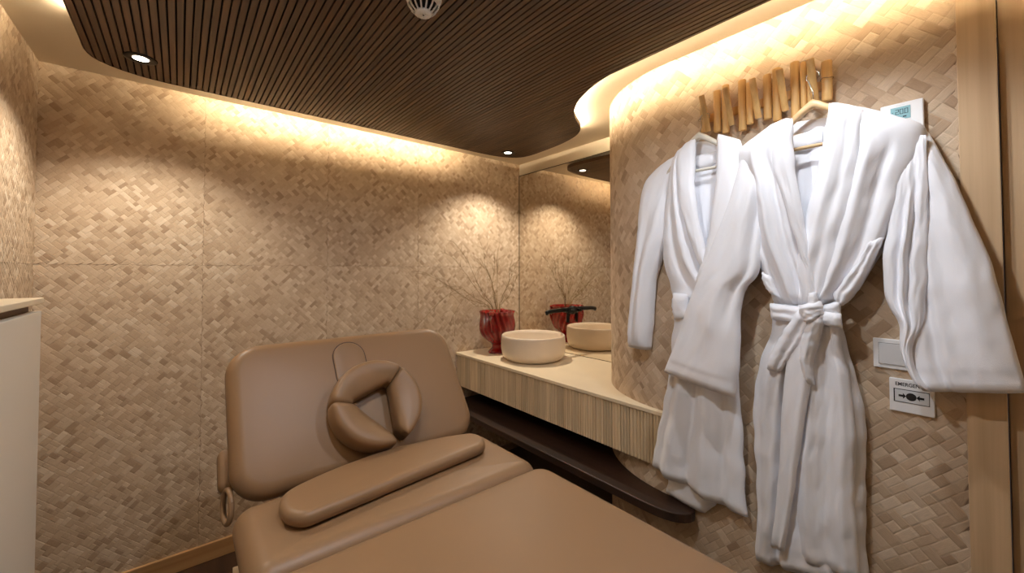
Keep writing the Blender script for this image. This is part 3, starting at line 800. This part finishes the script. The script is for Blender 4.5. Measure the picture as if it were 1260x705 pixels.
# ------------------------------------------------------------------ peg rack
rk = thing('peg_rack', 'bamboo wall rack of upright pegs with five fold-out hooks', 'coat rack', (XR, .53, 1.92))
mkbox('rail', (XR-.012, .33, 1.975), (XR-.0005, .722, 2.005), M['peg'], rk, .002)
def peg(name, y, z0, z1, w, x_bot=.026, x_top=.026, th_=.020):
    """half-round upright peg; x_bot/x_top = distance of its centre from the wall"""
    bm = bmesh.new(); a = Vector((XR-x_bot, y, z0)); b = Vector((XR-x_top, y, z1)); ax = (b-a).normalized(); fw = Vector((0, 1, 0)).cross(ax).normalized()
    if fw.x > 0: fw = -fw
    rings = []
    L = (b-a).length
    for t, s in ((0, .86), (.003/L, 1), (1-.003/L, 1), (1, .86)):
        c = a.lerp(b, t); rg = []
        for k in range(14):
            g = 2*math.pi*k/14; yy = math.cos(g)*w/2*s; ff = math.sin(g)*th_/2*s
            rg.append(bm.verts.new(c+Vector((0, yy, 0))+fw*ff))
        rings.append(rg)
    for A, B in zip(rings, rings[1:]):
        for k in range(14): bm.faces.new((A[k], A[(k+1) % 14], B[(k+1) % 14], B[k]))
    bm.faces.new(rings[0][::-1]); bm.faces.new(rings[-1])
    return setp(obj(name, bm, M['peg'], None, True), rk)
for y, z0, z1, w in ((.717, 1.938, 2.044, .022), (.664, 1.923, 2.078, .026), (.634, 1.911, 2.088, .026), (.578, 1.905, 2.086, .026), (.553, 1.921, 2.068, .024),
                     (.498, 1.922, 2.075, .026), (.470, 1.907, 2.086, .026), (.418, 1.907, 2.086, .026), (.395, 1.928, 2.076, .018), (.378, 1.937, 2.070, .016), (.335, 1.932, 2.056, .028)):
    peg('upright_peg', y, z0, z1, w)
HOOKS = (.689, .606, .520, .441, .360)
for y in HOOKS: peg('hook_peg', y, 1.928, 2.050, .021, .045, .098, .012)
for y, z in ((.717, 1.985), (.335, 2.0)):
    bm = bmesh.new(); pts = [(XR-.026-.0155*math.cos(a), y+.0155*math.sin(a), z+.002*math.sin(3*a)) for a in (2*math.pi*k/20 for k in range(21))]
    tube(bm, pts, .0013, 6, False); setp(obj('twine', bm, M['twine'], None, True), rk)

# ------------------------------------------------------------------ hangers
def hanger(y, zap, xoff, half, mat, label, hook_z, hook_dy=0):
    h = thing('coat_hanger', label, 'hanger', (XR-xoff, y, zap), 'hangers holding the robes')
    def zprof(t): return -.85*abs(t)**1.15
    bm = bmesh.new(); n = 32; rings = []
    for i in range(n+1):
        t = -1+2*i/n; yy = t*half; zz = zprof(t)*half; hh = .026*(1-.45*abs(t)); dd = .012*(1-.2*abs(t))
        xx = .035*t*t
        rings.append([bm.verts.new((xx+dd*math.copysign(abs(math.cos(a))**.6, math.cos(a)), yy, zz-hh/2+hh/2*math.copysign(abs(math.sin(a))**.6, math.sin(a)))) for a in (2*math.pi*k/12 for k in range(12))])
    for A, B in zip(rings, rings[1:]):
        for k in range(12): bm.faces.new((A[k], A[(k+1) % 12], B[(k+1) % 12], B[k]))
    bm.faces.new(rings[0][::-1]); bm.faces.new(rings[-1]); obj('shoulder_bar', bm, mat, h, True)
    zz = zprof(.82)*half-.02
    bm = bmesh.new(); tube(bm, [(.028, -half*.82, zz), (.004, -half*.4, zz-.006), (.004, half*.4, zz-.006), (.028, half*.82, zz)], .0055, 12); obj('trouser_bar', bm, mat, h, True)
    top = hook_z-zap; bm = bmesh.new(); pts = [(0, 0, -.012), (0, hook_dy*.3, .02), (0, hook_dy*.9+.012, top-.02)]
    for k in range(9):
        a = math.pi*(-.15+1.25*k/8); pts.append((.0, .017*math.cos(a)+hook_dy, top+.017*math.sin(a)-.012))
    tube(bm, pts, .0019, 8); obj('hook', bm, M['chrome'], h, True)
    return h
# ------------------------------------------------------------------ robes
def cloth(name, parent, L, R, off, D, folds=(), seed=0, ns=30, nt=44, wob=.004, edge=.55, mat=None, taper=(1, 1), small=.0025, off2=None, wfreq=7, hem=None):
    """stuffed cloth piece hanging before the robe wall. L, R: its two edges (frame pixels, seen on the plane off metres before the wall);
    D: thickness; folds: (s0, s1, width, depth, t0, t1) creases/ridges running from s0 at the top to s1 at the bottom"""
    off2 = off if off2 is None else off2
    l3 = catmull([on_x(u, v, XR-off-(off2-off)*i/(len(L)-1)) for i, (u, v) in enumerate(L)], nt)
    r3 = catmull([on_x(u, v, XR-off-(off2-off)*i/(len(R)-1)) for i, (u, v) in enumerate(R)], nt)
    bm = bmesh.new(); F, B = [], []
    for j in range(nt):
        t = j/(nt-1); rowF, rowB = [], []
        a, b = l3[j], r3[j]; dv = (b-a)
        for i in range(ns):
            s = i/(ns-1)
            p = a.lerp(b, s)
            nz = noise.noise(Vector((s*3+seed*7.3, t*wfreq+seed, 2.1)))
            e0 = noise.noise(Vector((seed*3.1, t*wfreq*1.7, .3)))*wob; e1 = noise.noise(Vector((seed*5.7+9, t*wfreq*1.7, .9)))*wob
            p = p+Vector((0, -1, 0))*(e0*(1-s)+e1*s)
            prof = max(0.0, 1-abs(2*s-1)**2.6)**edge
            tp = taper[0]+(taper[1]-taper[0])*t
            d = D*tp*(.12+.88*prof)
            f = 0
            for (s0, s1, w, dep, t0, t1) in folds:
                sc = s0+(s1-s0)*t; g = math.exp(-((s-sc)/w)**2)
                f += dep*g*sstep(t0-.08, t0+.08, t)*(1-sstep(t1-.08, t1+.08, t))
            f += small*nz*1.5+small*.9*noise.noise(Vector((s*9+seed, t*14+s*4, seed*1.3)))+small*.45*noise.noise(Vector((s*17-t*9, t*30+seed, seed*2.3)))
            if hem: f -= .006*math.exp(-((t-hem)/.012)**2)-.003*sstep(hem, hem+.02, t)
            # hem/top ends rounded over
            endr = min(1, min(t, 1-t)*nt/2.0); d *= .55+.45*endr
            d = max(.004, d+f*min(1, prof*1.6))
            rowF.append(bm.verts.new(p+Vector((-d, 0, 0)))); rowB.append(bm.verts.new(p+Vector((.001, 0, 0))))
        F.append(rowF); B.append(rowB)
    for j in range(nt-1):
        for i in range(ns-1):
            bm.faces.new((F[j][i], F[j+1][i], F[j+1][i+1], F[j][i+1])); bm.faces.new((B[j][i], B[j][i+1], B[j+1][i+1], B[j+1][i]))
        bm.faces.new((F[j][0], B[j][0], B[j+1][0], F[j+1][0])); bm.faces.new((F[j][-1], F[j+1][-1], B[j+1][-1], B[j][-1]))
    for i in range(ns-1):
        bm.faces.new((F[0][i], F[0][i+1], B[0][i+1], B[0][i])); bm.faces.new((F[-1][i], B[-1][i], B[-1][i+1], F[-1][i+1]))
    return setp(obj(name, bm, mat or M['terry'], None, True), parent)

r1 = thing('bathrobe', 'white bathrobe nearer the basin, half hidden by the other robe sleeve', 'bathrobe', (XR-.05, .73, .72), 'white terry bathrobes')
cloth('back_lining', r1, [(848, 176), (850, 240), (858, 320)], [(892, 172), (888, 240), (878, 320)], .022, .012, seed=1, ns=14, nt=20)
cloth('neck_roll', r1, [(853, 193), (866, 190), (882, 186)], [(853, 207), (866, 208), (884, 200)], .034, .016, seed=2, ns=12, nt=14, small=.001)
cloth('sleeve', r1, [(836, 190), (808, 210), (793, 232), (787, 280), (782, 340), (777, 390), (775, 425)], [(850, 196), (838, 240), (828, 285), (816, 318), (808, 352), (805, 395), (801, 430)], .012, .062,
      folds=((.75, .55, .14, .010, .25, .9), (.4, .35, .10, -.010, .35, .95)), seed=3, taper=(.7, 1), hem=.95)
cloth('front_panel', r1, [(844, 182), (829, 204), (821, 260), (818, 315), (825, 345), (831, 372)], [(857, 172), (856, 230), (864, 285), (876, 325), (890, 350), (902, 376)], .03, .05,
      folds=((.35, .75, .09, .012, .1, 1), (.62, .95, .06, -.010, .2, 1), (.15, .5, .07, -.009, .4, 1)), seed=4)
cloth('skirt', r1, [(830, 368), (830, 400), (825, 450), (815, 510), (803, 572)], [(906, 372), (908, 430), (911, 490), (915, 560), (920, 636)], .034, .046,
      folds=((.30, .22, .07, .020, .1, 1.1), (.47, .42, .05, -.020, .2, 1.1), (.62, .62, .07, .016, .2, 1.1), (.82, .80, .05, -.014, .3, 1.1), (.13, .10, .05, -.010, .3, 1.1)), seed=5, ns=48, nt=56, wob=.007)
cloth('skirt_underlap', r1, [(838, 540), (826, 580), (820, 604)], [(895, 560), (888, 610), (868, 631)], .008, .03, seed=6, ns=20, nt=20)
cloth('front_panel', r1, [(884, 166), (882, 230), (874, 290), (861, 335), (846, 374)], [(913, 184), (926, 230), (930, 300), (924, 345), (906, 376)], .034, .05,
      folds=((.45, .5, .08, .010, .1, 1), (.7, .6, .06, -.010, .2, 1)), seed=7)
cloth('lapel', r1, [(842, 178), (833, 196), (835, 240), (848, 290), (864, 330)], [(857, 171), (855, 215), (858, 260), (868, 302), (872, 334)], .078, .020, seed=8, ns=16, nt=30, small=.002)
cloth('lapel', r1, [(884, 165), (882, 215), (877, 260), (870, 300), (856, 345)], [(911, 172), (915, 200), (909, 260), (896, 310), (873, 362)], .082, .020, seed=9, ns=16, nt=30, small=.002)
cloth('belt_loop', r1, [(829, 360), (827, 376), (830, 392)], [(846, 362), (848, 378), (846, 392)], .075, .02, seed=10, ns=12, nt=12)

r2 = thing('bathrobe', 'white bathrobe with tied belt and bow, in front, its sleeves spread wide', 'bathrobe', (XR-.05, .40, .55), 'white terry bathrobes')
cloth('back_lining', r2, [(972, 152), (974, 210), (984, 300)], [(1024, 144), (1014, 210), (994, 300)], .022, .012, seed=21, ns=14, nt=20)
cloth('neck_roll', r2, [(974, 166), (992, 163), (1012, 156)], [(974, 184), (992, 186), (1012, 176)], .034, .02, seed=22, ns=12, nt=16, small=.001)
slv1 = cloth('sleeve', r2, [(915, 187), (902, 236), (882, 290), (862, 340), (844, 385), (831, 425), (817, 456)], [(952, 176), (944, 240), (938, 290), (934, 335), (918, 356), (912, 385), (911, 435), (905, 488)], .080, .060,
      folds=((.75, .5, .14, .012, .1, .8), (.4, .25, .12, -.008, .3, 1), (.9, .8, .06, -.012, .2, .7)), seed=23, ns=36, nt=60, off2=.100, taper=(.6, .8), hem=.955)
cloth('front_panel', r2, [(960, 152), (936, 167), (911, 188), (916, 230), (924, 290), (936, 325), (945, 348), (953, 374)], [(975, 147), (977, 200), (984, 250), (992, 300), (1001, 340), (1006, 374)], .085, .055,
      folds=((.35, .55, .07, .014, .15, 1), (.58, .8, .05, -.012, .2, 1), (.2, .3, .06, -.012, .3, 1)), seed=25, ns=40, nt=50, off2=.03)
cloth('front_panel', r2, [(1024, 128), (1012, 190), (998, 260), (987, 310), (980, 350), (977, 376)], [(1062, 135), (1106, 144), (1142, 164), (1122, 222), (1097, 288), (1082, 318), (1063, 345), (1037, 374)], .03, .065,
      folds=((.5, .62, .06, .014, .25, 1), (.66, .8, .05, -.014, .3, 1), (.32, .42, .06, -.010, .3, 1), (.85, .95, .06, .010, .5, 1)), seed=26, ns=44, nt=50)
cloth('waist_fold', r2, [(1070, 296), (1056, 322), (1037, 346), (1026, 362), (1032, 374)], [(1089, 292), (1076, 322), (1064, 345), (1050, 366), (1038, 376)], .062, .035,
      folds=((.5, .5, .14, -.008, .1, 1),), seed=27, ns=18, nt=30, small=.003)
cloth('waist_fold', r2, [(938, 334), (939, 346), (947, 360)], [(952, 338), (956, 352), (962, 368)], .07, .022, seed=28, ns=12, nt=14)
cloth('skirt', r2, [(952, 372), (949, 410), (935, 452), (928, 500), (930, 560), (932, 620), (931, 688)], [(1034, 370), (1038, 410), (1054, 460), (1066, 530), (1065, 600), (1066, 660), (1070, 716)], .022, .06,
      folds=((.40, .12, .06, .020, .12, .9), (.48, .24, .04, -.024, .1, 1.1), (.80, .80, .05, -.016, .05, 1.1), (.88, .90, .06, .014, .1, 1.1), (.1, .05, .05, -.010, .3, 1.1)), seed=29, ns=60, nt=70, wob=.006, small=.004)
cloth('skirt_overlap', r2, [(996, 392), (990, 450), (984, 520), (980, 580), (981, 640), (986, 686)], [(1033, 390), (1036, 425), (1046, 470), (1053, 530), (1052, 610), (1058, 714)], .066, .024,
      folds=((.25, .2, .10, .010, .1, 1.1), (.55, .5, .10, -.008, .1, 1.1), (.85, .8, .08, .008, .2, 1.1)), seed=30, ns=34, nt=60, wob=.003, small=.003, edge=.35)
slv2 = cloth('sleeve', r2, [(1096, 150), (1104, 215), (1102, 300), (1104, 360), (1113, 410), (1118, 445), (1136, 480)], [(1143, 163), (1170, 212), (1196, 268), (1219, 322), (1241, 396), (1263, 482)], .028, .040,
      folds=((.30, .30, .06, -.014, .3, 1), (.7, .75, .14, .008, .1, 1), (.5, .55, .10, -.005, .3, 1)), seed=31, ns=44, nt=56, off2=.06, edge=.4, wob=.003, taper=(.5, 1), hem=.955)
cloth('sleeve_fold', r2, [(1104, 170), (1096, 250), (1089, 300), (1086, 335), (1093, 376), (1107, 402), (1109, 430), (1120, 458), (1136, 480)], [(1141, 166), (1142, 230), (1142, 300), (1141, 360), (1136, 400), (1124, 424), (1126, 446), (1134, 464), (1146, 480)], .060, .055,
      folds=((.45, .3, .08, -.016, .25, .7), (.7, .5, .08, -.014, .2, .75), (.58, .4, .06, .012, .25, .75)), seed=32, ns=32, nt=60, small=.004, off2=.075, taper=(.10, .75))
cloth('lapel', r2, [(960, 152), (949, 172), (953, 215), (966, 255), (981, 300), (1000, 360)], [(975.5, 146), (978, 200), (985, 245), (993, 285), (1001, 325), (1008, 366)], .125, .020, seed=34, ns=18, nt=34, small=.003, off2=.085)
cloth('lapel', r2, [(1021, 127), (1012, 180), (1000, 235), (988, 285), (983, 325), (986, 374)], [(1063, 135), (1060, 182), (1050, 235), (1037, 282), (1025, 330), (1014, 376)], .088, .024,
      folds=((.35, .4, .10, .006, 0, 1), (.65, .6, .08, -.006, 0, 1)), seed=35, ns=22, nt=40, small=.003, off2=.082)
bl = cloth('belt', r2, [(949, 373), (975, 376), (1000, 377), (1034, 370)], [(951, 393), (976, 396), (1002, 398), (1036, 394)], .082, .026, folds=((.5, .5, .16, -.006, 0, 1),), seed=36, ns=14, nt=34, small=.002)
cloth('bow_loop', bl, [(984, 380), (964, 408), (950, 434), (944, 453)], [(1006, 390), (988, 420), (972, 444), (960, 458)], .100, .034, folds=((.6, .7, .12, -.012, .1, 1),), seed=37, ns=18, nt=28, small=.002, off2=.09)
cloth('bow_loop', bl, [(1001, 386), (989, 410), (985, 440), (991, 468)], [(1014, 388), (1011, 414), (1001, 445), (1003, 474)], .118, .024, folds=((.5, .5, .15, .006, .1, 1),), seed=38, ns=16, nt=28, small=.002, off2=.10)
cloth('bow_loop', bl, [(1006, 382), (1020, 384), (1035, 386)], [(1008, 398), (1022, 402), (1036, 404)], .102, .020, seed=39, ns=12, nt=16, small=.002)
cloth('belt_tail', bl, [(986, 396), (970, 440), (963, 500), (960, 560), (955, 620), (949, 672)], [(1008, 398), (1000, 456), (990, 520), (981, 580), (972, 640), (965, 678)], .106, .012, folds=((.8, .8, .12, .006, 0, 1),), seed=40, ns=18, nt=44, small=.002, off2=.100, wob=.002)
cloth('belt_knot', bl, [(983, 376), (985, 386), (991, 396)], [(1009, 370), (1014, 381), (1011, 396)], .112, .038, seed=41, ns=16, nt=16, small=.003, edge=.8)
cloth('belt_end', bl, [(996, 361), (994, 370), (992, 380)], [(1005, 359), (1007, 368), (1008, 380)], .118, .016, seed=42, ns=10, nt=12, small=.001)

h1 = hanger(.709, 1.925, .072, .17, M['hanger_pale'], 'pale hanger on the first hook holding the robe nearer the basin', 1.985, -.02)
h2 = hanger(.358, 1.930, .078, .17, M['hanger'], 'beech wood hanger on the last hook holding the belted robe', 2.012)
